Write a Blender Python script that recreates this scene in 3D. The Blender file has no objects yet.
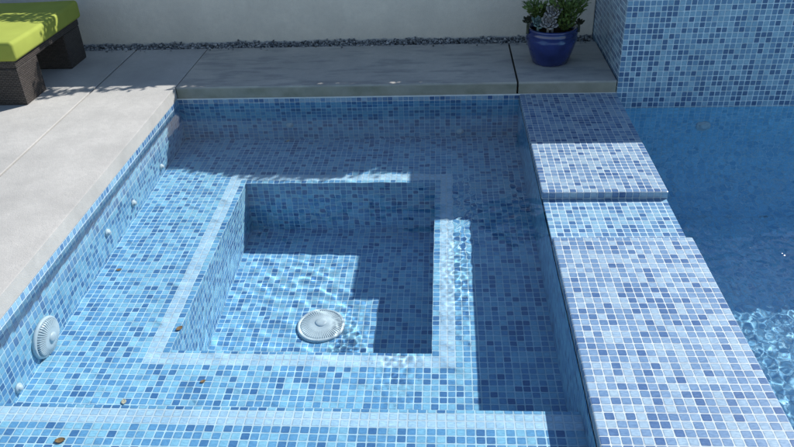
import bpy, bmesh, math, random
import numpy as np
from mathutils import Vector, Matrix
random.seed(7); rng = np.random.default_rng(7)
P = 0.025                      # mosaic pitch, metres
ZB, ZF, ZL = -0.314, -0.624, -0.125      # bench, footwell floor, front ledge
ZW, ZP, ZPF = -0.028, -0.078, -0.66    # spa water, pool water, pool floor
DK = 0.06                      # deck height
sc = bpy.context.scene
COL = sc.collection

# ------------------------------------------------------------------ materials
def newmat(name):
    m = bpy.data.materials.new(name); m.use_nodes = True
    nt = m.node_tree; nt.nodes.clear()
    out = nt.nodes.new('ShaderNodeOutputMaterial')
    return m, nt, out
class N:
    def __init__(s, nt): s.nt = nt
    def new(s, t, **kw):
        n = s.nt.nodes.new(t)
        for k, v in kw.items(): setattr(n, k, v)
        return n
    def link(s, a, b): s.nt.links.new(a, b)
    def put(s, sock, v):
        if hasattr(v, 'is_output'): s.link(v, sock)
        else: sock.default_value = v
    def math(s, op, a, b=None, c=None, clamp=False):
        n = s.new('ShaderNodeMath', operation=op, use_clamp=clamp)
        s.put(n.inputs[0], a)
        if b is not None: s.put(n.inputs[1], b)
        if c is not None: s.put(n.inputs[2], c)
        return n.outputs[0]
    def vmath(s, op, a, b=None):
        n = s.new('ShaderNodeVectorMath', operation=op)
        s.put(n.inputs[0], a)
        if b is not None: s.put(n.inputs[1], b)
        return n.outputs[1] if op in ('LENGTH', 'DOT_PRODUCT') else n.outputs[0]
    def maprange(s, v, a, b, c=0., d=1., smooth=False):
        n = s.new('ShaderNodeMapRange', interpolation_type='SMOOTHSTEP' if smooth else 'LINEAR')
        s.put(n.inputs[0], v)
        for i, x in zip((1, 2, 3, 4), (a, b, c, d)): n.inputs[i].default_value = x
        return n.outputs[0]
    def noise(s, vec, scale, detail=3, rough=.5, out=0):
        n = s.new('ShaderNodeTexNoise'); s.put(n.inputs['Vector'], vec)
        n.inputs['Scale'].default_value = scale; n.inputs['Detail'].default_value = detail
        n.inputs['Roughness'].default_value = rough
        return n.outputs[out]
    def ramp(s, v, stops, mode='LINEAR'):
        n = s.new('ShaderNodeValToRGB'); s.put(n.inputs[0], v); r = n.color_ramp; r.interpolation = mode
        while len(r.elements) < len(stops): r.elements.new(.5)
        for e, (p, c) in zip(r.elements, stops): e.position = p; e.color = (*c, 1)
        return n.outputs[0]
    def mix(s, f, a, b, mode='MIX'):
        n = s.new('ShaderNodeMix', data_type='RGBA', blend_type=mode)
        s.put(n.inputs[0], f); s.put(n.inputs[6], a); s.put(n.inputs[7], b)
        return n.outputs[2]
def c4(c): return (*c, 1)

def tile_mat(name, stops, grout, g=.075, rough=.16, spec=.5, dirt=.25, tilt=.25):
    """glass mosaic; UVs are in tile units"""
    m, nt, out = newmat(name); k = N(nt)
    uv = k.new('ShaderNodeUVMap').outputs[0]
    geo = k.new('ShaderNodeNewGeometry').outputs['Position']
    # hand-laid sheets: lines wander by a hair
    wob = k.vmath('SCALE', k.vmath('SUBTRACT', k.noise(geo, 9, 2, out=1), (.5, .5, .5)))
    wob.node.inputs[3].default_value = .09
    uvw = k.vmath('ADD', uv, wob)
    cell = k.vmath('FLOOR', uvw); fr = k.vmath('FRACTION', uvw)
    wn = k.new('ShaderNodeTexWhiteNoise', noise_dimensions='2D'); k.link(cell, wn.inputs['Vector'])
    sep = k.new('ShaderNodeSeparateXYZ'); k.link(fr, sep.inputs[0])
    dx = k.math('ABSOLUTE', k.math('SUBTRACT', sep.outputs[0], .5))
    dy = k.math('ABSOLUTE', k.math('SUBTRACT', sep.outputs[1], .5))
    # rounded-corner distance (p-norm 8)
    d = k.math('POWER', k.math('ADD', k.math('POWER', k.math('MULTIPLY', dx, 2.), 9.), k.math('POWER', k.math('MULTIPLY', dy, 2.), 9.)), 1/9.)
    gm = k.maprange(d, 1-2*g-.03, 1-2*g+.06, 0, 1, True)
    col = k.ramp(wn.outputs['Value'], stops)
    # cloudy glass inside each piece, different in every cell
    off = k.vmath('ADD', k.vmath('MULTIPLY', uvw, (1.0, 2.6, 1)), k.vmath('SCALE', wn.outputs['Color']))
    off.node.inputs[1].links[0].from_node.inputs[3].default_value = 40.
    streak = k.noise(off, 2.2, 2)
    col = k.mix(1., col, k.mix(k.maprange(streak, .3, .7), (.80, .82, .86, 1), (1.12, 1.1, 1.07, 1)), 'MULTIPLY')
    sh = k.vmath('FLOOR', k.vmath('SCALE', uvw)); sh.node.inputs[0].links[0].from_node.inputs[3].default_value = 1/12.
    sn = k.new('ShaderNodeTexWhiteNoise', noise_dimensions='2D'); k.link(sh, sn.inputs['Vector'])      # each laid sheet from its own batch
    col = k.mix(1., col, k.mix(sn.outputs['Value'], (.92, .93, .95, 1), (1.07, 1.06, 1.05, 1)), 'MULTIPLY')
    edge = k.maprange(d, .55, 1-2*g, 1., .86, True)
    col = k.mix(1., col, edge, 'MULTIPLY')
    gcol = k.mix(k.maprange(k.noise(geo, 14, 4), .35, .7), c4(grout), c4([x*(1-dirt) for x in grout]))
    col2 = k.mix(gm, col, gcol)
    b = k.new('ShaderNodeBsdfPrincipled'); k.link(col2, b.inputs['Base Color'])
    k.link(k.math('ADD', k.math('MULTIPLY', gm, .55), k.math('ADD', rough, k.math('MULTIPLY', streak, .1))), b.inputs['Roughness'])
    b.inputs['Specular IOR Level'].default_value = spec
    rs = k.new('ShaderNodeSeparateColor'); k.link(wn.outputs['Color'], rs.inputs[0])
    t1 = k.math('MULTIPLY', k.math('SUBTRACT', rs.outputs[0], .5), sep.outputs[0])
    t2 = k.math('MULTIPLY', k.math('SUBTRACT', rs.outputs[1], .5), sep.outputs[1])
    h = k.math('ADD', k.math('SUBTRACT', 1., gm), k.math('MULTIPLY', k.math('ADD', t1, t2), tilt))
    h = k.math('ADD', h, k.math('MULTIPLY', streak, .08))
    bp = k.new('ShaderNodeBump'); bp.inputs['Strength'].default_value = .6; bp.inputs['Distance'].default_value = .0012
    k.link(h, bp.inputs['Height']); k.link(bp.outputs[0], b.inputs['Normal'])
    k.link(b.outputs[0], out.inputs[0])
    return m

DRY = [(0, (.30, .42, .51)), (.34, (.255, .38, .505)), (.42, (.168, .275, .42)), (.80, (.132, .235, .385)), (.86, (.082, .16, .305)), (1, (.062, .13, .275))]
WET = [(0, (.225, .485, .64)), (.34, (.18, .435, .62)), (.41, (.12, .325, .54)), (.80, (.095, .275, .495)), (.86, (.065, .19, .38)), (1, (.05, .155, .34))]
POOL = [(0, (.29, .66, .88)), (.5, (.25, .60, .84)), (.8, (.20, .52, .77)), (1, (.16, .44, .69))]
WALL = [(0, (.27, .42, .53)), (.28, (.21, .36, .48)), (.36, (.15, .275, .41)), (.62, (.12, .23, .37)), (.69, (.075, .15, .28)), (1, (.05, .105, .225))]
WHITE = [(0, (.39, .60, .74)), (.5, (.36, .57, .72)), (1, (.32, .53, .69))]
M = {}
M['tile_dry'] = tile_mat('blue glass mosaic, dry', DRY, (.52, .585, .615), g=.06)
M['tile_wet'] = tile_mat('blue glass mosaic, submerged', WET, (.44, .65, .76), rough=.3, spec=.2)
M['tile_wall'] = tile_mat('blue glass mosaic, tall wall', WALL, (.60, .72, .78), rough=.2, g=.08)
M['tile_pool'] = tile_mat('deep blue glass mosaic, pool', POOL, (.40, .68, .86), rough=.3, spec=.2)
M['tile_white'] = tile_mat('white glass mosaic, submerged', WHITE, (.52, .66, .74), rough=.3, spec=.2)

def film_mat():
    m = tile_mat('blue glass mosaic under a running film', [(p, (c[0]*.78, c[1]*.98, c[2]*1.04)) for p, c in DRY], (.46, .60, .68)); m.name = 'wet weir mosaic'
    nt = m.node_tree; k = N(nt); b = [n for n in nt.nodes if n.type == 'BSDF_PRINCIPLED'][0]
    geo = k.new('ShaderNodeNewGeometry').outputs['Position']
    bp = k.new('ShaderNodeBump'); bp.inputs['Strength'].default_value = .5; bp.inputs['Distance'].default_value = .003
    k.link(k.noise(k.vmath('MULTIPLY', geo, (.7, 1.2, 1)), 34, 3), bp.inputs['Height'])
    b.inputs['Coat Weight'].default_value = 1; b.inputs['Coat IOR'].default_value = 1.33; b.inputs['Coat Roughness'].default_value = .02
    k.link(bp.outputs[0], b.inputs['Coat Normal']); return m
M['tile_film'] = film_mat()

def concrete(name, base, stain=(.30, .29, .26), stain_amt=.5, bump=.25, vein=0.):
    m, nt, out = newmat(name); k = N(nt)
    geo = k.new('ShaderNodeNewGeometry').outputs['Position']
    n1 = k.noise(geo, 3.2, 6, .62); n2 = k.noise(geo, 38, 5, .6); n3 = k.noise(geo, 240, 2, .6)
    col = k.mix(k.maprange(n1, .38, .68), c4(base), c4([b*(1-stain_amt)+s*stain_amt for b, s in zip(base, stain)]))
    col = k.mix(k.maprange(n2, .3, .75, 0, .5), col, c4([x*.78 for x in base]))
    col = k.mix(k.maprange(n3, .55, .75, 0, .4), col, c4([x*.6 for x in base]))
    b = k.new('ShaderNodeBsdfPrincipled'); k.link(col, b.inputs['Base Color'])
    b.inputs['Roughness'].default_value = .85; b.inputs['Specular IOR Level'].default_value = .25
    bp = k.new('ShaderNodeBump'); bp.inputs['Strength'].default_value = bump; bp.inputs['Distance'].default_value = .004
    k.link(k.math('ADD', k.math('MULTIPLY', n2, .7), k.math('MULTIPLY', n3, .5)), bp.inputs['Height'])
    k.link(bp.outputs[0], b.inputs['Normal']); k.link(b.outputs[0], out.inputs[0])
    return m
M['concrete'] = concrete('poured concrete', (.45, .44, .415), (.31, .305, .29), .9, .5)
def old_concrete():
    m = concrete('weathered concrete', (.50, .475, .42), (.33, .32, .30), .85, .45); nt = m.node_tree; k = N(nt)
    b = [n for n in nt.nodes if n.type == 'BSDF_PRINCIPLED'][0]; src = b.inputs['Base Color'].links[0].from_socket
    geo = k.new('ShaderNodeNewGeometry').outputs['Position']; sp = k.new('ShaderNodeSeparateXYZ'); k.link(geo, sp.inputs[0])
    n = k.noise(k.vmath('MULTIPLY', geo, (1, 3.5, 2)), 5, 5, .6)
    # long smears across the top, algae-brown face towards the water
    col = k.mix(k.maprange(n, .48, .62, 0, .45), src, (.19, .195, .205, 1))
    face = k.math('MULTIPLY', k.maprange(sp.outputs[2], .045, .056, 1, 0, True), k.maprange(k.noise(geo, 8, 4), .25, .6, .55, 1.))
    col = k.mix(face, col, k.mix(k.maprange(k.noise(geo, 11, 5, .65), .35, .65), (.22, .22, .17, 1), (.31, .295, .235, 1)))
    k.link(col, b.inputs['Base Color']); return m
M['concrete_old'] = old_concrete()
M['stucco'] = concrete('pale stucco', (.85, .78, .67), (.68, .63, .55), .8, .9)
M['soil'] = concrete('dark joint filler', (.05, .048, .045), (.03, .03, .03), .5)
M['earth'] = concrete('dry earth', (.22, .19, .15), (.15, .13, .10), .5)

def simple(name, col, rough=.5, spec=.5, var=.15, scale=20, coat=0, bump=0., bscale=60):
    m, nt, out = newmat(name); k = N(nt)
    geo = k.new('ShaderNodeNewGeometry').outputs['Position']
    n = k.noise(geo, scale, 4)
    cc = k.mix(k.maprange(n, .3, .7), c4([x*(1-var) for x in col]), c4([min(1, x*(1+var)) for x in col]))
    b = k.new('ShaderNodeBsdfPrincipled'); k.link(cc, b.inputs['Base Color'])
    b.inputs['Roughness'].default_value = rough; b.inputs['Specular IOR Level'].default_value = spec
    b.inputs['Coat Weight'].default_value = coat
    if bump:
        bp = k.new('ShaderNodeBump'); bp.inputs['Strength'].default_value = bump; bp.inputs['Distance'].default_value = .003
        k.link(k.noise(geo, bscale, 4), bp.inputs['Height']); k.link(bp.outputs[0], b.inputs['Normal'])
    k.link(b.outputs[0], out.inputs[0])
    return m
M['plastic'] = simple('white pool plastic', (.45, .545, .585), .4, .4, .06)
M['plastic_inner'] = simple('inner grille plastic', (.46, .55, .59), .6, .3, .1)  # as pale as the white plastic, only rougher
M['grout'] = simple('white grout', (.70, .71, .68), .8, .2, .12)
M['glaze'] = simple('cobalt glaze', (.016, .027, .125), .16, .6, .35, 14, .4, .15, 30)
M['potsoil'] = simple('potting soil', (.035, .025, .018), .95, .1, .4, 60, 0, .8, 120)
M['pale_leaf'] = simple('pale rosette leaf', (.30, .28, .27), .6, .3, .25, 60)
M['teal_leaf'] = simple('grey green rosette leaf', (.15, .22, .20), .6, .3, .25, 60)
M['dark_leaf'] = simple('dark rosette leaf', (.045, .05, .03), .55, .3, .4, 60)
M['green_leaf'] = simple('green foliage', (.11, .165, .04), .55, .4, .45, 45)
M['brown_leaf'] = simple('brown dead leaf', (.20, .13, .06), .8, .2, .35, 200)
M['cream_leaf'] = simple('bleached dead leaf', (.42, .40, .30), .8, .2, .25, 200)
M['canvas'] = simple('lime canvas', (.29, .335, .065), .85, .15, .06, 9, 0, .25, 300)

def pebble_mat():
    m, nt, out = newmat('slate pebbles'); k = N(nt)
    r = k.new('ShaderNodeNewGeometry').outputs['Random Per Island']
    col = k.ramp(r, [(0, (.08, .085, .09)), (.5, (.20, .21, .215)), (.85, (.34, .34, .33)), (1, (.52, .50, .47))])
    b = k.new('ShaderNodeBsdfPrincipled'); k.link(col, b.inputs['Base Color']); b.inputs['Roughness'].default_value = .7
    k.link(b.outputs[0], out.inputs[0]); return m
M['pebble'] = pebble_mat()

def wicker_mat():
    m, nt, out = newmat('dark woven wicker'); k = N(nt)
    uv = k.new('ShaderNodeUVMap').outputs[0]
    br = k.new('ShaderNodeTexBrick'); k.link(uv, br.inputs['Vector'])
    br.inputs['Color1'].default_value = (.045, .037, .033, 1); br.inputs['Color2'].default_value = (.070, .058, .052, 1)
    br.inputs['Mortar'].default_value = (.008, .007, .006, 1)
    br.inputs['Scale'].default_value = 1.; br.inputs['Brick Width'].default_value = .020; br.inputs['Row Height'].default_value = .0085
    br.inputs['Mortar Size'].default_value = .0016; br.inputs['Mortar Smooth'].default_value = 1.
    b = k.new('ShaderNodeBsdfPrincipled'); k.link(br.outputs['Color'], b.inputs['Base Color']); b.inputs['Roughness'].default_value = .5
    bp = k.new('ShaderNodeBump'); bp.inputs['Strength'].default_value = 1.; bp.inputs['Distance'].default_value = .004; bp.invert = True
    k.link(br.outputs['Fac'], bp.inputs['Height']); k.link(bp.outputs[0], b.inputs['Normal'])
    k.link(b.outputs[0], out.inputs[0]); return m
M['wicker'] = wicker_mat()

def water_mat(name, tint, edge=False, coat_r=0.):
    m, nt, out = newmat(name); k = N(nt)
    g = k.new('ShaderNodeBsdfPrincipled'); i = g.inputs
    i['Base Color'].default_value = c4(tint); i['Transmission Weight'].default_value = 1; i['IOR'].default_value = 1.1; i['Roughness'].default_value = 0
    i['Coat Weight'].default_value = 1; i['Coat IOR'].default_value = 1.33; i['Coat Roughness'].default_value = coat_r
    if edge:      # stronger refraction added along the side wall, so sun lights its top tiles
        sx = k.new('ShaderNodeSeparateXYZ'); k.link(k.new('ShaderNodeNewGeometry').outputs['Position'], sx.inputs[0])
        k.link(k.maprange(sx.outputs[0], -1.635, -1.56, 1.333, 1.1, True), i['IOR'])
    k.link(g.outputs[0], out.inputs[0]); return m
M['spa_water'] = water_mat('clear spa water', (.93, .985, 1.), True)
M['pool_water'] = water_mat('clear pool water', (.92, .985, 1.), False, .045)

# ------------------------------------------------------------------ mesh helpers
def link(name, me, mats, parent=None, smooth=False):
    o = bpy.data.objects.new(name, me); COL.objects.link(o)
    for m in (mats if isinstance(mats, (list, tuple)) else [mats]): me.materials.append(m)
    if parent is not None: o.parent = parent
    if smooth:
        for p in me.polygons: p.use_smooth = True
    return o
def obj(name, bm, mats, parent=None, smooth=False):
    me = bpy.data.meshes.new(name); bm.normal_update(); bm.to_mesh(me); bm.free()
    return link(name, me, mats, parent, smooth)
def tag(o, label=None, cat=None, group=None, kind=None):
    if label: o['label'] = label
    if cat: o['category'] = cat
    if group: o['group'] = group
    if kind: o['kind'] = kind
    return o
def empty(name, loc, label, cat, group=None):
    o = bpy.data.objects.new(name, None); COL.objects.link(o); o.location = loc; o.empty_display_size = .1
    bpy.context.view_layer.update()
    return tag(o, label, cat, group)
def setparent(o, par):
    o.parent = par; o.matrix_parent_inverse = Matrix.Translation(-par.location)
    return o

class TB:
    """tiled faces: quads with UVs in tile units"""
    def __init__(s): s.bm = bmesh.new(); s.uv = s.bm.loops.layers.uv.new('UVMap')
    def quad(s, pts, uvs, mi=0):
        vs = [s.bm.verts.new(p) for p in pts]; f = s.bm.faces.new(vs); f.material_index = mi
        for l, t in zip(f.loops, uvs): l[s.uv].uv = t
        return f
    def horiz(s, x0, x1, y0, y1, z, ox=0, oy=0, mi=0, sh=(0, 0)):
        q = [(x0, y0), (x1, y0), (x1, y1), (x0, y1)]
        s.quad([(x, y, z) for x, y in q], [((x-ox)/P+sh[0], (y-oy)/P+sh[1]) for x, y in q], mi)
    def vx(s, x, y0, y1, z0, z1, face=1, oy=0, oz=0, mi=0, sh=(0, 0)):   # plane X = x
        q = [(y0, z0), (y1, z0), (y1, z1), (y0, z1)]
        if face < 0: q = q[::-1]
        s.quad([(x, y, z) for y, z in q], [((y-oy)/P+sh[0], (z-oz)/P+sh[1]) for y, z in q], mi)
    def vy(s, y, x0, x1, z0, z1, face=-1, ox=0, oz=0, mi=0, sh=(0, 0)):  # plane Y = y
        q = [(x0, z0), (x1, z0), (x1, z1), (x0, z1)]
        if face > 0: q = q[::-1]
        s.quad([(x, y, z) for x, z in q], [((x-ox)/P+sh[0], (z-oz)/P+sh[1]) for x, z in q], mi)
def tiled_box(bm_list, lo, hi, bev=0., sh=0):
    bm = bmesh.new()
    bmesh.ops.create_cube(bm, size=1)
    for v in bm.verts:
        v.co = Vector([lo[i] if v.co[i] < 0 else hi[i] for i in range(3)])
    if bev: bmesh.ops.bevel(bm, geom=bm.edges[:], offset=bev, segments=3, affect='EDGES', profile=.5)
    uv = bm.loops.layers.uv.new('UVMap')
    bm.normal_update()
    for f in bm.faces:
        n = f.normal; a = max(range(3), key=lambda i: abs(n[i]))
        for l in f.loops:
            c = l.vert.co
            t = {2: (c.x/P, c.y/P), 0: (c.y/P+90, c.z/P), 1: (c.x/P, c.z/P+170)}[a]
            l[uv].uv = (t[0]+sh, t[1]+sh)
    bm_list.append(bm)
def join(bms):
    out = bmesh.new(); 
    for b in bms:
        me = bpy.data.meshes.new('t'); b.to_mesh(me); b.free(); out.from_mesh(me); bpy.data.meshes.remove(me)
    return out
def box(bm, lo, hi, bev=0, seg=2, uvm=False):
    b = bmesh.new(); bmesh.ops.create_cube(b, size=1)
    for v in b.verts: v.co = Vector([lo[i] if v.co[i] < 0 else hi[i] for i in range(3)])
    if bev: bmesh.ops.bevel(b, geom=b.edges[:], offset=bev, segments=seg, affect='EDGES', profile=.5)
    if uvm:
        uv = b.loops.layers.uv.new('UVMap'); b.normal_update()
        for f in b.faces:
            a = max(range(3), key=lambda i: abs(f.normal[i]))
            for l in f.loops:
                c = l.vert.co; l[uv].uv = {2: (c.x, c.y), 0: (c.y, c.z), 1: (c.x, c.z)}[a]
    me = bpy.data.meshes.new('t'); b.to_mesh(me); b.free(); bm.from_mesh(me); bpy.data.meshes.remove(me)
def lathe(bm, prof, seg=48, mat=Matrix.Identity(4), cap=True):
    rings = []
    for r, z in prof:
        rings.append([bm.verts.new(mat @ Vector((r*math.cos(2*math.pi*i/seg), r*math.sin(2*math.pi*i/seg), z))) for i in range(seg)])
    for a, b in zip(rings, rings[1:]):
        for i in range(seg): bm.faces.new((a[i], a[(i+1) % seg], b[(i+1) % seg], b[i]))
    if cap:
        bm.faces.new(rings[0][::-1]); bm.faces.new(rings[-1])
receivers, casters = [], []

# ------------------------------------------------------------------ spa basin
spa = empty('spa_basin', (-.82, .3, ZF), 'sunken square spa lined with blue mosaic tile, white stripe around its footwell', 'spa')
LX0, LX1, LY0, LY1 = -1.245, -.395, -.2755, .812        # footwell lip
OX, OY = LX0, LY1
def part(name, tb, mats, par=spa, smooth=False):
    o = obj(name, tb.bm if isinstance(tb, TB) else tb, mats, None, smooth); setparent(o, par); receivers.append(o); return o
YF = -1.25
t = TB(); t.vx(-1.65, YF, 1.25, ZB, ZW, 1, 0, 0, 0, (7, 31)); t.vx(-1.65, YF, 1.25, ZW, 0, 1, 0, 0, 1, (7, 31)); part('side_wall', t, [M['tile_wet'], M['tile_film']])
t = TB(); t.vy(1.25, -1.65, 0, ZB, ZW, -1, 0, 0, 0, (11, 57)); t.vy(1.25, -1.65, 0, ZW, 0, -1, 0, 0, 1, (11, 57)); part('back_wall', t, [M['tile_wet'], M['tile_dry']])
t = TB(); t.vy(YF, -1.65, 0, ZL, 0, 1, 0, 0, 0, (3, 77)); part('front_wall', t, M['tile_wet'])
# bench with the footwell cut out; one blue row at the lip, then two white rows
t = TB()
xs = [-1.65, LX0-3*P, LX0-P, LX0, LX1, LX1+P, LX1+3*P, 0]
ys = [-.668, LY0-.5*P-2*P, LY0-.5*P, LY0, LY1, LY1+P, LY1+3*P, 1.25]
for i in range(7):
    for j in range(7):
        if i == 3 and j == 3: continue
        ring = max(abs(i-3), abs(j-3))
        t.horiz(xs[i], xs[i+1], ys[j], ys[j+1], ZB, OX, OY, 1 if ring == 2 else 0, (200, 300))
part('bench_seat', t, [M['tile_wet'], M['tile_white']])
t = TB()
t.vx(LX0, LY0, LY1, ZF, ZB, 1, OY, ZB, 0, (400, 20)); t.vx(LX1, LY0, LY1, ZF, ZB, -1, OY, ZB, 0, (460, 50))
t.vy(LY1, LX0, LX1, ZF, ZB, -1, OX, ZB, 0, (500, 20)); t.vy(LY0, LX0, LX1, ZF, ZB, 1, OX, ZB, 0, (540, 90))
t.horiz(LX0, LX1, LY0, LY1, ZF, OX, OY, 0, (600, 100))
part('footwell', t, M['tile_wet'])
t = TB()
t.horiz(-1.65, 0, -.668-.5*P, -.668, ZL, 0, -.668-.5*P, 0, (700, 50)); t.horiz(-1.65, 0, -.668-2.5*P, -.668-.5*P, ZL, 0, -.668-.5*P, 1, (700, 50))
t.horiz(-1.65, 0, YF, -.668-2.5*P, ZL, 0, -.668-.5*P, 0, (700, 90)); t.vy(-.668, -1.65, 0, ZB, ZL, 1, 0, ZL, 0, (730, 10))
part('front_ledge', t, [M['tile_wet'], M['tile_white']])
t = bmesh.new(); box(t, (-1.65, 1.244, -.004), (.448, 1.2515, .0015), .0008)
part('grout_line', t, M['grout'])

def grate(name, mat, r, h, nrib, par):
    """round ribbed cover: rim, low dome with radial ribs, hub"""
    bm = bmesh.new()
    lathe(bm, [(r, 0), (r, .008), (r*.97, .012), (r*.88, .013), (r*.86, .009)], 56, mat)
    base = obj(name, bm, M['plastic'], None, True); setparent(base, par); receivers.append(base)
    bm = bmesh.new(); lathe(bm, [(r*.9, .006), (r*.8, h*.62), (r*.5, h*.84), (r*.2, h*.92)], 48, mat)
    d = obj('grille', bm, M['plastic_inner'], None, True); d.parent = base; receivers.append(d)
    bm = bmesh.new()
    for i in range(nrib):
        a = 2*math.pi*i/nrib; ca, sa = math.cos(a), math.sin(a); w = .0022
        prof = [(r*.93, .008), (r*.82, h*.72), (r*.52, h*.95), (r*.22, h*1.02)]
        L = []; 
        for q, z in prof:
            L.append([bm.verts.new(mat @ Vector((q*ca-s*w*sa, q*sa+s*w*ca, zz))) for s, zz in ((-1, z-.008), (-1, z), (1, z), (1, z-.008))])
        for A, B in zip(L, L[1:]):
            for e in range(3): bm.faces.new((A[e], A[e+1], B[e+1], B[e]))
    rb = obj('ribs', bm, M['plastic']); rb.parent = base; receivers.append(rb)
    bm = bmesh.new(); lathe(bm, [(r*.27, h*.7), (r*.26, h*1.06), (r*.2, h*1.22), (r*.1, h*1.28)], 24, mat)
    hb = obj('hub', bm, M['plastic'], None, True); hb.parent = base; receivers.append(hb)
    return base
WX = Matrix.Rotation(math.pi/2, 4, 'Y'); WY = Matrix.Rotation(math.pi/2, 4, 'X')
grate('suction_cover', Matrix.Translation((-1.65, -.285, -.246)) @ WX, .078, .028, 44, spa)
grate('drain_cover', Matrix.Translation((-.834, .155, ZF)), .093, .020, 56, spa)
def jet(mat, par, r=.018, name='jet_nozzle'):
    bm = bmesh.new()
    lathe(bm, [(r, 0), (r, .004), (r*.9, .007), (r*.62, .008), (r*.6, .011), (r*.45, .014), (r*.26, .0155)], 28, mat)
    o = obj(name, bm, M['plastic'], None, True); setparent(o, par); receivers.append(o)
    bm = bmesh.new(); lathe(bm, [(r*.2, .0156), (r*.2, .0162)], 14, mat)
    e = obj('nozzle_hole', bm, M['plastic_inner']); e.parent = o; receivers.append(e)
for y, z in ((.887, -.257), (.536, -.232), (.271, -.195), (-.48, -.285)):
    jet(Matrix.Translation((-1.65, y, z)) @ WX, spa)
for x, z in ((-1.112, -.205), (-.278, -.268)):
    jet(Matrix.Translation((x, 1.25, z)) @ WY, spa)

# ------------------------------------------------------------------ spillway wall
DW = .45
dam = empty('spillway_wall', (.225, 0, ZPF), 'broad blue mosaic wall between spa and pool with a lowered wet weir', 'wall')
L = []
tiled_box(L, (0, YF-.3, ZPF), (DW, 0, 0), .005, 1000)
o = obj('near_section', join(L), M['tile_dry'], None, False); setparent(o, dam); receivers.append(o)
L = []; tiled_box(L, (0, .3, ZPF), (DW, 1.2495, 0), .005, 1300)
o = obj('far_section', join(L), M['tile_dry']); setparent(o, dam); receivers.append(o)
L = []; tiled_box(L, (.003, -.02, ZPF+.01), (DW-.003, .32, -.0300), .003, 1600)
o = obj('weir', join(L), M['tile_film']); setparent(o, dam); receivers.append(o)

t = TB(); t.vx(-.0025, YF, 1.2495, ZB-.2, ZW-.0005, -1, 0, 0, 0, (2900, 60)); part('spa_side_lining', t, M['tile_wet'], dam)

# ------------------------------------------------------------------ tall tiled wall and pool
tw = empty('tiled_wall', (DW+1, 1.7, ZPF), 'tall shaded wall faced in dark and light blue mosaic, rising from the pool', 'wall')
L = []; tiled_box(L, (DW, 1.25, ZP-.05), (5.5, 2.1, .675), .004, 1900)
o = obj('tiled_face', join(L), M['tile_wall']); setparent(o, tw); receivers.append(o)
bm = bmesh.new(); box(bm, (DW-.08, 1.252, .6755), (5.5, 2.12, .72), .006, 2); setparent(obj('shadow_capping', bm, M['concrete']), tw)  # unseen slab added on top; its overhang moves the wall's shadow edge left
PX1, PY0 = 5.0, -3.2
def cove(t, R=.30, n=12):
    pr = [(1.2485, ZP-.0005)] + [(1.2485-R+R*math.cos(i/n*math.pi/2), ZPF+R-R*math.sin(i/n*math.pi/2)) for i in range(n+1)]
    pr[-1] = (pr[-1][0], ZPF+.002); L = 0
    for (ya, za), (yb, zb) in zip(pr, pr[1:]):
        d = math.hypot(yb-ya, zb-za)
        t.quad([(DW, yb, zb), (PX1, yb, zb), (PX1, ya, za), (DW, ya, za)], [(2440+DW/P, 33-(L+d)/P), (2440+PX1/P, 33-(L+d)/P), (2440+PX1/P, 33-L/P), (2440+DW/P, 33-L/P)])
        L += d
pool = empty('swimming_pool', (2.5, -1, ZPF), 'deep blue swimming pool basin beside the spillway wall', 'pool')
t = TB(); t.horiz(DW, PX1, PY0, 1.25, ZPF, 0, 0, 0, (2300, 100)); part('pool_floor', t, M['tile_pool'], pool)
t = TB(); cove(t); t.vx(PX1, PY0, 1.25, ZPF, DK, -1, 0, 0, 0, (2500, 40)); t.vy(PY0, DW, PX1, ZPF, DK, 1, 0, 0, 0, (2600, 80))
t.vx(DW, PY0, YF-.3, ZPF, DK, 1, 0, 0, 0, (2700, 10)); part('pool_wall', t, M['tile_pool'], pool)
jet(Matrix.Translation((.876, 1.2485, -.227)) @ WY, pool, .036, 'inlet_fitting')

# ------------------------------------------------------------------ water
def wave_field(n, lmin, lmax, slope, seed, dirbias=None):
    r = np.random.default_rng(seed); comps = []
    for i in range(n):
        lam = lmin*(lmax/lmin)**r.random(); a = r.random()*2*math.pi
        if dirbias is not None: a = dirbias + r.normal()*.7
        k = 2*math.pi/lam; comps.append((k*math.cos(a), k*math.sin(a), r.random()*6.283, slope/k/math.sqrt(n)*1.4))
    def f(x, y):
        z = np.zeros_like(x)
        for kx, ky, ph, am in comps: z += am*np.sin(kx*x+ky*y+ph)
        return z
    return f
def grid_mesh(name, xs, ys, zf, mat):
    X, Y = np.meshgrid(xs, ys); Z = zf(X, Y); nx, ny = len(xs), len(ys)
    co = np.stack([X, Y, Z], -1).reshape(-1, 3)
    idx = np.arange(nx*ny).reshape(ny, nx)
    fa = np.stack([idx[:-1, :-1], idx[:-1, 1:], idx[1:, 1:], idx[1:, :-1]], -1).reshape(-1, 4)
    me = bpy.data.meshes.new(name); me.from_pydata(co.tolist(), [], fa.tolist()); me.update()
    o = link(name, me, mat, None, True); casters.append(o); return o
wa = wave_field(14, .06, .20, .012, 3); wb = wave_field(26, .016, .045, .095, 5); wm = wave_field(20, .045, .10, .033, 8)
def bump2(x, y, cx, cy, sx, sy): return np.exp(-((x-cx)/sx)**2-((y-cy)/sy)**2)
def spa_z(x, y):
    m = bump2(x, y, -.29, .18, .06, .30) + .45*bump2(x, y, -.09, .34, .05, .26)
    return ZW + wm(x, y)*(.55*bump2(x, y, -.50, .80, .20, .20) + .5*bump2(x, y, -.78, .22, .14, .16) + .2) + wa(x, y)*(.45+.8*bump2(x, y, -.5, .2, .5, .6)) + wb(x, y)*m
w1 = grid_mesh('spa_water', np.linspace(-1.6505, .0025, 360), np.linspace(YF-.0005, 1.2503, 540), spa_z, M['spa_water'])
tag(w1, kind='structure')
wc = wave_field(18, .10, .40, .030, 11, 2.2); wd = wave_field(40, .017, .055, .055, 13)
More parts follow.
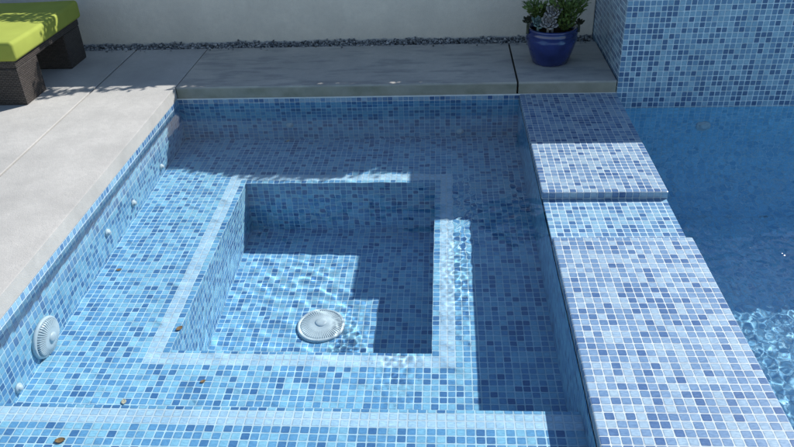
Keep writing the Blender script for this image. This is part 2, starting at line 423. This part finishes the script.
GLINT_BUMPS = [(.793, .55, 0), (.919, .476, 1), (.984, .47, 2), (.63, .42, 3), (.70, .18, 4), (.71, .09, 5), (.66, .055, 6), (.75, .02, 7), (.97, .45, 8), (1.2, .3, 9), (1.35, .62, 10)]
def pool_z(x, y):
    z = ZP + wc(x, y)*(.6+.5*bump2(x, y, .9, -.1, .8, .6)) + wd(x, y)*(.8+.9*bump2(x, y, .75, -.25, .5, .42))
    # rings spreading from where the weir spills over
    r = np.hypot(x-.46, (y-.30)*.9); az = .5+.5*np.sin(3*np.arctan2(y-.3, x-.46)+.6)
    for r0, a0, w0 in ((.30, .0022, .016), (.345, .0016, .012), (.42, .0018, .018)):
        z += a0*az*np.exp(-((r-r0)/w0)**2)*np.clip((.35-y)/.3, 0, 1)
    # small steep bumps added to catch sun glints
    for px_, py_, k_ in GLINT_BUMPS:
        rr = np.hypot(x-px_, y-py_); z += .0050*np.exp(-(rr/.014)**2)
    return z
xs_ = np.concatenate([np.arange(DW-.001, 1.5, .0045), np.linspace(1.505, PX1+.001, 130)])
ys_ = np.concatenate([np.linspace(PY0-.001, -.85, 90), np.arange(-.84, 1.251, .005)])
w2 = grid_mesh('pool_water', xs_, ys_, pool_z, M['pool_water']); tag(w2, kind='structure')
# ------------------------------------------------------------------ ground and paving
def pave():
    bm = bmesh.new(); g = .0045
    slabs = [(-2.05, -1.65, -2.6, 1.83), (-6, -2.05, -2.6, .2), (-6, -2.05, .2, 1.83), (-1.65, -.01, 1.25, 1.83), (-.01, .45, 1.25, 1.83),
             (-6, .45, -5, -2.6), (-1.65, .45, -2.6, YF)]
    for x0, x1, y0, y1 in slabs:
        a, b = x0+g, x1-g; c, d = y0+g, y1-g
        if x1 in (-1.65,): b = x1
        if y0 in (1.25,): c = y0
        if y1 == YF: d = y1
        t = bmesh.new(); bmesh.ops.create_cube(t, size=1)
        lo, hi = (a, c, .0008), (b, d, DK)
        for v in t.verts: v.co = Vector([lo[i] if v.co[i] < 0 else hi[i] for i in range(3)])
        nose = [e for e in t.edges if all(v.co.z > .01 for v in e.verts) and ((x1 == -1.65 and all(v.co.x > b-.001 for v in e.verts)) or (y0 == 1.25 and all(v.co.y < c+.001 for v in e.verts)))]
        rest = [e for e in t.edges if all(v.co.z > .01 for v in e.verts) and e not in nose]
        bmesh.ops.bevel(t, geom=rest, offset=.003, segments=2, affect='EDGES', profile=.5)
        nose = [e for e in t.edges if all(v.co.z > .04 for v in e.verts) and e.calc_length() > .1 and ((x1 == -1.65 and all(v.co.x > b-.001 for v in e.verts)) or (y0 == 1.25 and all(v.co.y < c+.001 for v in e.verts)))]
        if nose: bmesh.ops.bevel(t, geom=nose, offset=.009, segments=4, affect='EDGES', profile=.5)
        # uneven hand-trowelled edge and face
        for f in t.faces: f.material_index = 1 if y0 == 1.25 else 0
        me = bpy.data.meshes.new('t'); t.to_mesh(me); t.free(); bm.from_mesh(me); bpy.data.meshes.remove(me)
    return tag(obj('pavement', bm, [M['concrete'], M['concrete_old']]), kind='structure')
pave()
bm = bmesh.new()
def gq(x0, x1, y0, y1, z): bm.faces.new([bm.verts.new(v) for v in ((x0, y0, z), (x1, y0, z), (x1, y1, z), (x0, y1, z))])
gq(-6, -1.6505, -5, 1.95, .035); gq(-1.6505, .45, 1.2512, 1.95, .035); gq(-1.6505, .45, -5, YF-.001, .035)
tag(obj('joint_bed', bm, M['soil']), kind='structure')
bm = bmesh.new()
gq(-300, -6, -300, 300, .03); gq(-6, 300, 2.6, 300, .03); gq(-6, .45, 1.9501, 2.6, .03); gq(-6, 300, -300, -5, .03); gq(PX1, 300, -5, 2.6, .03); gq(.45, PX1, -5, PY0, .03)
tag(obj('ground', bm, M['earth']), kind='structure')

# gravel strip
bm = bmesh.new()
ico = bmesh.new(); bmesh.ops.create_icosphere(ico, subdivisions=1, radius=1); iv = [v.co.copy() for v in ico.verts]; ifc = [[v.index for v in f.verts] for f in ico.faces]; ico.free()
verts, faces = [], []
def stone(x, y, z, r):
    R = Matrix.Rotation(random.random()*6, 3, 'Z') @ Matrix.Rotation(random.random()*6, 3, 'X')
    s = Vector((random.uniform(.7, 1.4), random.uniform(.6, 1.1), random.uniform(.5, .8)))*r
    b = len(verts)
    for v in iv:
        w = R @ Vector((v.x*s.x, v.y*s.y, v.z*s.z)) * random.uniform(.85, 1.12); verts.append((x+w.x, y+w.y, z+w.z))
    faces.extend([[b+i for i in f] for f in ifc])
for i in range(5200):
    x = random.uniform(-4.2, .44); y = random.uniform(1.832, 1.928)
    lift = (.011+.009*math.sin(x*9.3)*math.sin(x*23.1+1))*max(0, (y-1.84)/.09) * random.random()
    stone(x, y, .043+lift+random.random()*.014, random.choice((.005, .006, .007, .008, .010)))
for i in range(110):
    stone(random.uniform(-4, .4), 1.832-abs(random.gauss(0, .022)), DK+.004, random.uniform(.004, .008))
me = bpy.data.meshes.new('gravel'); me.from_pydata(verts, [], faces); me.update()
tag(link('gravel', me, M['pebble']), 'strip of loose grey pebbles along the foot of the garden wall', 'gravel', kind='stuff')

# garden wall
bm = bmesh.new(); box(bm, (-6, 1.93, -.05), (DW-.002, 2.10, .925), .006, 2)
tag(obj('garden_wall', bm, M['stucco']), 'plain pale grey stucco garden wall running behind the deck, in shade', 'wall')
# unseen leafy growth along the wall top, added to cast the dappled shadow edge
def leaf_quad(V, F, c, d, n, L, W):
    d = d.normalized(); s = d.cross(n).normalized(); n = s.cross(d)
    b = len(V)
    for t_, w_, k_ in ((0, .0, 0), (.35, .5, .06), (.7, .42, .04), (1, 0, -.08)):
        V.append(c+d*L*t_+s*W*w_+n*L*k_)
        V.append(c+d*L*t_-s*W*w_+n*L*k_)
    F += [(b, b+2, b+3), (b+2, b+4, b+5, b+3), (b+4, b+6, b+5)]
V, F = [], []
def shadow_hedge_top(x):  # height profile shaped to the wanted shadow edge
    pts = [(-6, 1.0), (-2.6, 1.02), (-1.9, 1.12), (-1.29, 1.17), (-1.2, 1.04), (-.88, .975), (-.6, .99), (-.364, 1.07), (-.13, 1.14), (.096, 1.19), (.45, 1.2)]
    for (a, za), (b, zb) in zip(pts, pts[1:]):
        if a <= x <= b: return za+(zb-za)*(x-a)/(b-a)
    return 1.
for i in range(7500):
    x = random.uniform(-3.6, .44); top = shadow_hedge_top(x)+random.gauss(0, .012)
    lo = .92
    z = random.uniform(lo, max(lo+.02, top)); y = random.uniform(1.945, 1.985)
    if z < 1.0 and (x*8.7+.35*math.sin(x*31)) % 1 < .58: continue       # low gaps left so spots of sun reach the coping
    d = Vector((random.gauss(0, 1), random.gauss(0, .6), random.gauss(.3, .6))); n = Vector((random.gauss(0, 1), random.gauss(0, 1), random.gauss(0, 1)))
    leaf_quad(V, F, Vector((x, y, z)), d, n, random.uniform(.02, .04), random.uniform(.012, .02))
for i in range(4200):
    x = random.uniform(-.62, .44); top = shadow_hedge_top(x)-.055+random.gauss(0, .012)
    lo = 1.0
    z = random.uniform(lo, max(lo+.02, top)); y = random.uniform(1.945, 1.985)
    d = Vector((random.gauss(0, 1), random.gauss(0, .6), random.gauss(.3, .6))); n = Vector((random.gauss(0, 1), random.gauss(0, 1), random.gauss(0, 1)))
    leaf_quad(V, F, Vector((x, y, z)), d, n, random.uniform(.025, .045), random.uniform(.016, .026))
for i in range(2600):  # more unseen leaves over the tall wall, added to shade the bench
    x = random.uniform(.40, .86); z = random.uniform(.73, 1.17+random.gauss(0, .02)); y = random.uniform(1.97, 2.08)
    d = Vector((random.gauss(0, 1), random.gauss(0, .6), random.gauss(.3, .6))); n = Vector((random.gauss(0, 1), random.gauss(0, 1), random.gauss(0, 1)))
    leaf_quad(V, F, Vector((x, y, z)), d, n, random.uniform(.025, .045), random.uniform(.016, .026))
me = bpy.data.meshes.new('shadow_hedge'); me.from_pydata([v[:] for v in V], [], F); me.update()
tag(link('shadow_hedge', me, M['green_leaf']), 'unseen green leafy growth on the wall tops, added to cast dappled shade', 'shadow_hedge', kind='stuff')

# ------------------------------------------------------------------ lounger
lx = -2.285
lg = empty('sun_lounger', (lx-.7, 1.4, DK), 'dark wicker lounger with a thick lime green cushion beside the spa', 'lounger')
def lpart(name, bm, m, smooth=False): return setparent(obj(name, bm, m, None, smooth), lg)
for y0, y1 in ((1.05, 1.245), (1.535, 1.72)):
    for x1 in (lx, lx-1.05):
        bm = bmesh.new(); box(bm, (x1-.21, y0, DK), (x1, y1, .235), .006, 2, True); lpart('leg', bm, M['wicker'])
bm = bmesh.new(); box(bm, (lx-1.262, 1.048, .2355), (lx+.002, 1.722, .272), .006, 2, True); lpart('frame', bm, M['wicker'])
bm = bmesh.new(); box(bm, (lx-1.28, 1.03, .2725), (lx+.022, 1.735, .362), .018, 4)
bmesh.ops.subdivide_edges(bm, edges=[e for e in bm.edges if e.calc_length() > .3], cuts=14, use_grid_fill=True)
for v in bm.verts:
    if v.co.z > .33: v.co.z += .005*math.sin(v.co.x*7+1)*math.sin(v.co.y*6)
cu = lpart('cushion', bm, M['canvas'], True)

# ------------------------------------------------------------------ flower pot and its plants
px, py = .17, 1.525
pot = empty('flower_pot', (px, py, DK), 'round glossy cobalt blue flower pot standing on the deck corner', 'flower pot')
bm = bmesh.new(); T = Matrix.Translation((px, py, DK))
lathe(bm, [(.080, 0), (.086, .003), (.100, .04), (.113, .08), (.122, .112), (.1245, .128), (.121, .139), (.1235, .144), (.124, .155), (.119, .163), (.122, .168), (.1225, .176), (.117, .179), (.108, .176), (.104, .150), (.10, .12)], 72, T)
setparent(obj('pot_body', bm, M['glaze'], None, True), pot)
bm = bmesh.new(); lathe(bm, [(.105, .152), (.06, .160), (.02, .163)], 32, T); setparent(obj('soil', bm, M['potsoil'], None, True), pot)
def rosette(name, x, y, z, r, n, mat, label, tilt=0.4, up=.5):
    V, F = [], []
    for i in range(n):
        a = i*2.39996; q = (i+1)/n; L = r*(.35+.65*q); el = math.radians(80-72*q*up*1.4)
        d = Vector((math.cos(a)*math.cos(el), math.sin(a)*math.cos(el), math.sin(el)))
        nn = Vector((-math.cos(a)*math.sin(el), -math.sin(a)*math.sin(el), math.cos(el)))
        s = d.cross(nn).normalized(); b = len(V); w = L*.42
        for t_, w_, up_ in ((0, .25, 0), (.45, .8, -.02), (.8, .9, .05), (1, .12, .14)):
            for sgn in (-1, 0, 1):
                V.append(d*L*t_ + s*w*.5*w_*sgn + nn*(L*up_ - (L*.08 if sgn == 0 else 0)))
                V.append(d*L*t_ + s*w*.5*w_*sgn*.8 + nn*(L*up_ - L*.16))
        for row in range(3):
            o_ = b+row*6
            for c_ in (0, 2): F.append((o_+c_, o_+c_+2, o_+c_+8, o_+c_+6)); F.append((o_+c_+1, o_+c_+7, o_+c_+9, o_+c_+3))
            F.append((o_, o_+6, o_+7, o_+1)); F.append((o_+4, o_+5, o_+11, o_+10))
        F.append((b+18, b+20, b+22, b+23, b+21, b+19))
    Rm = Matrix.Rotation(tilt, 3, 'X')
    # short stem down into the soil
    me = bpy.data.meshes.new(name); 
    V = [Rm @ v for v in V]
    st = len(V); h = z-(DK+.155)
    for k_ in range(6):
        a = k_*math.pi/3; V.append(Vector((.006*math.cos(a), .006*math.sin(a), 0))); V.append(Vector((.007*math.cos(a), .007*math.sin(a), -h)))
    for k_ in range(6): F.append((st+2*k_, st+2*k_+1, st+2*((k_+1) % 6)+1, st+2*((k_+1) % 6)))
    me.from_pydata([v[:] for v in V], [], F); me.update()
    o = link(name, me, mat, None, True); o.location = (x, y, z); tag(o, label, 'succulent', 'succulents in the blue pot'); return o
rosette('succulent', px-.030, py-.072, .262, .058, 28, M['pale_leaf'], 'pale pinkish grey rosette at the front middle of the blue pot', .7)
rosette('succulent', px-.006, py-.045, .305, .056, 26, M['pale_leaf'], 'pale grey rosette raised above the others in the blue pot', .6)
rosette('succulent', px-.075, py-.055, .262, .048, 24, M['teal_leaf'], 'grey green rosette between the dark and pale rosettes', .6)
rosette('succulent', px-.122, py-.04, .272, .036, 26, M['dark_leaf'], 'dark brown rosette hanging over the left rim of the blue pot', .5)
rosette('succulent', px+.122, py-.03, .256, .030, 22, M['dark_leaf'], 'small dark rosette at the right rim of the blue pot', .5)
def bushy(name, x, y, z, h, spread, n, L, W, mat, label, leanx=0.):
    V, F = [], []
    for i in range(n):
        a = random.random()*6.283; r = spread*math.sqrt(random.random()); t_ = random.random()**.7
        c = Vector((math.cos(a)*r*(.4+.6*t_)+leanx*t_, math.sin(a)*r*(.4+.6*t_), h*t_))
        d = Vector((math.cos(a)*.7+random.gauss(0, .3), math.sin(a)*.7+random.gauss(0, .3), random.uniform(.2, 1.3)))
        leaf_quad(V, F, c, d, Vector((random.gauss(0, .4), random.gauss(0, .4), 1)), L*random.uniform(.6, 1.2), W*random.uniform(.7, 1.2))
    for i in range(14):
        a = random.random()*6.283; r = spread*.6*random.random(); b = len(V); top = Vector((math.cos(a)*r+leanx, math.sin(a)*r, h*.9)); q = Vector((.0025, 0, 0))
        V += [Vector((0, 0, -.03))-q, Vector((0, 0, -.03))+q, top+q, top-q]; F.append((b, b+1, b+2, b+3))
    me = bpy.data.meshes.new(name); me.from_pydata([v[:] for v in V], [], F); me.update()
    o = link(name, me, mat); o.location = (x, y, z); tag(o, label, 'plant'); return o
bushy('leafy_plant', px+.052, py-.015, .225, .135, .085, 620, .034, .011, M['green_leaf'], 'bushy green plant with narrow leaves on the right of the blue pot', .02)
bushy('trailing_plant', px-.055, py+.03, .225, .11, .066, 330, .030, .012, M['green_leaf'], 'leafy green plant at the back left of the blue pot', -.02)

# ------------------------------------------------------------------ fallen leaves in the spa
def fallen(x, y, z, L, mat, label, rot):
    V, F = [], []
    for i in range(9):
        t_ = i/8; w = math.sin(math.pi*min(1, t_*.9+.06))**.8*.36
        for j, s in enumerate((-1, -.5, 0, .5, 1)):
            V.append(((t_-.5)*L, s*w*L, L*(.10*s*s+.16*(t_-.5)**2*4*.5)+.0015))
    for i in range(8):
        for j in range(4): F.append((i*5+j, i*5+j+1, i*5+j+6, i*5+j+5))
    me = bpy.data.meshes.new('fallen_leaf'); me.from_pydata(V, [], F); me.update()
    md = None
    o = link('fallen_leaf', me, mat, None, True); o.location = (x, y, z); o.rotation_euler = (0, 0, rot)
    so = o.modifiers.new('thick', 'SOLIDIFY'); so.thickness = .001
    tag(o, label, 'leaf', 'dead leaves in the spa'); receivers.append(o)
fallen(-1.580, .156, ZB, .020, M['brown_leaf'], 'small brown leaf on the sunlit bench near the left wall', .3)
fallen(-1.247, -.171, ZB, .026, M['brown_leaf'], 'brown curled leaf on the left lip of the footwell', 1.)
fallen(-1.316, -.504, ZB, .022, M['cream_leaf'], 'pale leaf on the bench just behind the front ledge', 2.)
fallen(-1.099, -.415, ZB, .017, M['brown_leaf'], 'tiny dark leaf on the bench in front of the footwell stripe', .6)
fallen(-1.126, 1.225, ZB, .022, M['cream_leaf'], 'pale leaf at the foot of the back spa wall', 1.3)
fallen(-1.338, -.795, ZL, .026, M['brown_leaf'], 'brownish leaf on the front ledge near the left wall', .2)

# ------------------------------------------------------------------ light, sky, camera
sl = bpy.data.lights.new('sun', 'SUN'); so = bpy.data.objects.new('sun', sl); COL.objects.link(so)
sd = Vector((-.90, -.76, -1)).normalized()
so.rotation_euler = sd.to_track_quat('-Z', 'Y').to_euler(); so.location = (4, 4, 5)
sl.energy = 4.2; sl.angle = math.radians(.5); sl.color = (1, .97, .925); sl.cycles.is_caustics_light = True
w = bpy.data.worlds.new('World'); sc.world = w; w.use_nodes = True
nt = w.node_tree; bg = nt.nodes['Background']
sky = nt.nodes.new('ShaderNodeTexSky'); sky.sky_type = 'NISHITA'; sky.sun_disc = False
to = -sd; el = math.asin(to.z)
sky.dust_density = .15; sky.sun_elevation = el; sky.sun_rotation = math.atan2(to.x, to.y)
nt.links.new(sky.outputs[0], bg.inputs[0]); bg.inputs[1].default_value = .088
for o in receivers: o.cycles.is_caustics_receiver = True
for o in casters: o.cycles.is_caustics_caster = True

cd = bpy.data.cameras.new('camera'); cam = bpy.data.objects.new('camera', cd); COL.objects.link(cam)
f_px, pitch, yaw, roll = 740.146, math.radians(31.53787), math.radians(-4.413376), math.radians(-2.495003)
fw = Vector((math.sin(yaw)*math.cos(pitch), math.cos(yaw)*math.cos(pitch), -math.sin(pitch)))
r0 = Vector((math.cos(yaw), -math.sin(yaw), 0)); u0 = r0.cross(fw)
r1 = r0*math.cos(roll)+u0*math.sin(roll); u1 = -r0*math.sin(roll)+u0*math.cos(roll)
mw = Matrix.Identity(4)
for i in range(3): mw[i][0] = r1[i]; mw[i][1] = u1[i]; mw[i][2] = -fw[i]
mw.translation = Vector((-.34943, -2.069548, 1.328373)); cam.matrix_world = mw
cd.sensor_width = 36; cd.lens = 36*f_px/794; cd.clip_start = .05; cd.clip_end = 1000
sc.camera = cam

c = sc.cycles
c.use_denoising = True; c.denoiser = 'OPENIMAGEDENOISE'; c.denoising_input_passes = 'RGB_ALBEDO_NORMAL'
c.max_bounces = 10; c.transmission_bounces = 8; c.transparent_max_bounces = 8; c.diffuse_bounces = 4
c.caustics_refractive = True; c.caustics_reflective = False; c.blur_glossy = 0.0; c.sample_clamp_indirect = 4
vs = sc.view_settings; sc.display_settings.display_device = 'sRGB'
vs.view_transform = 'Standard'; vs.look = 'None'; vs.exposure = .75; vs.gamma = 1; vs.use_curve_mapping = False
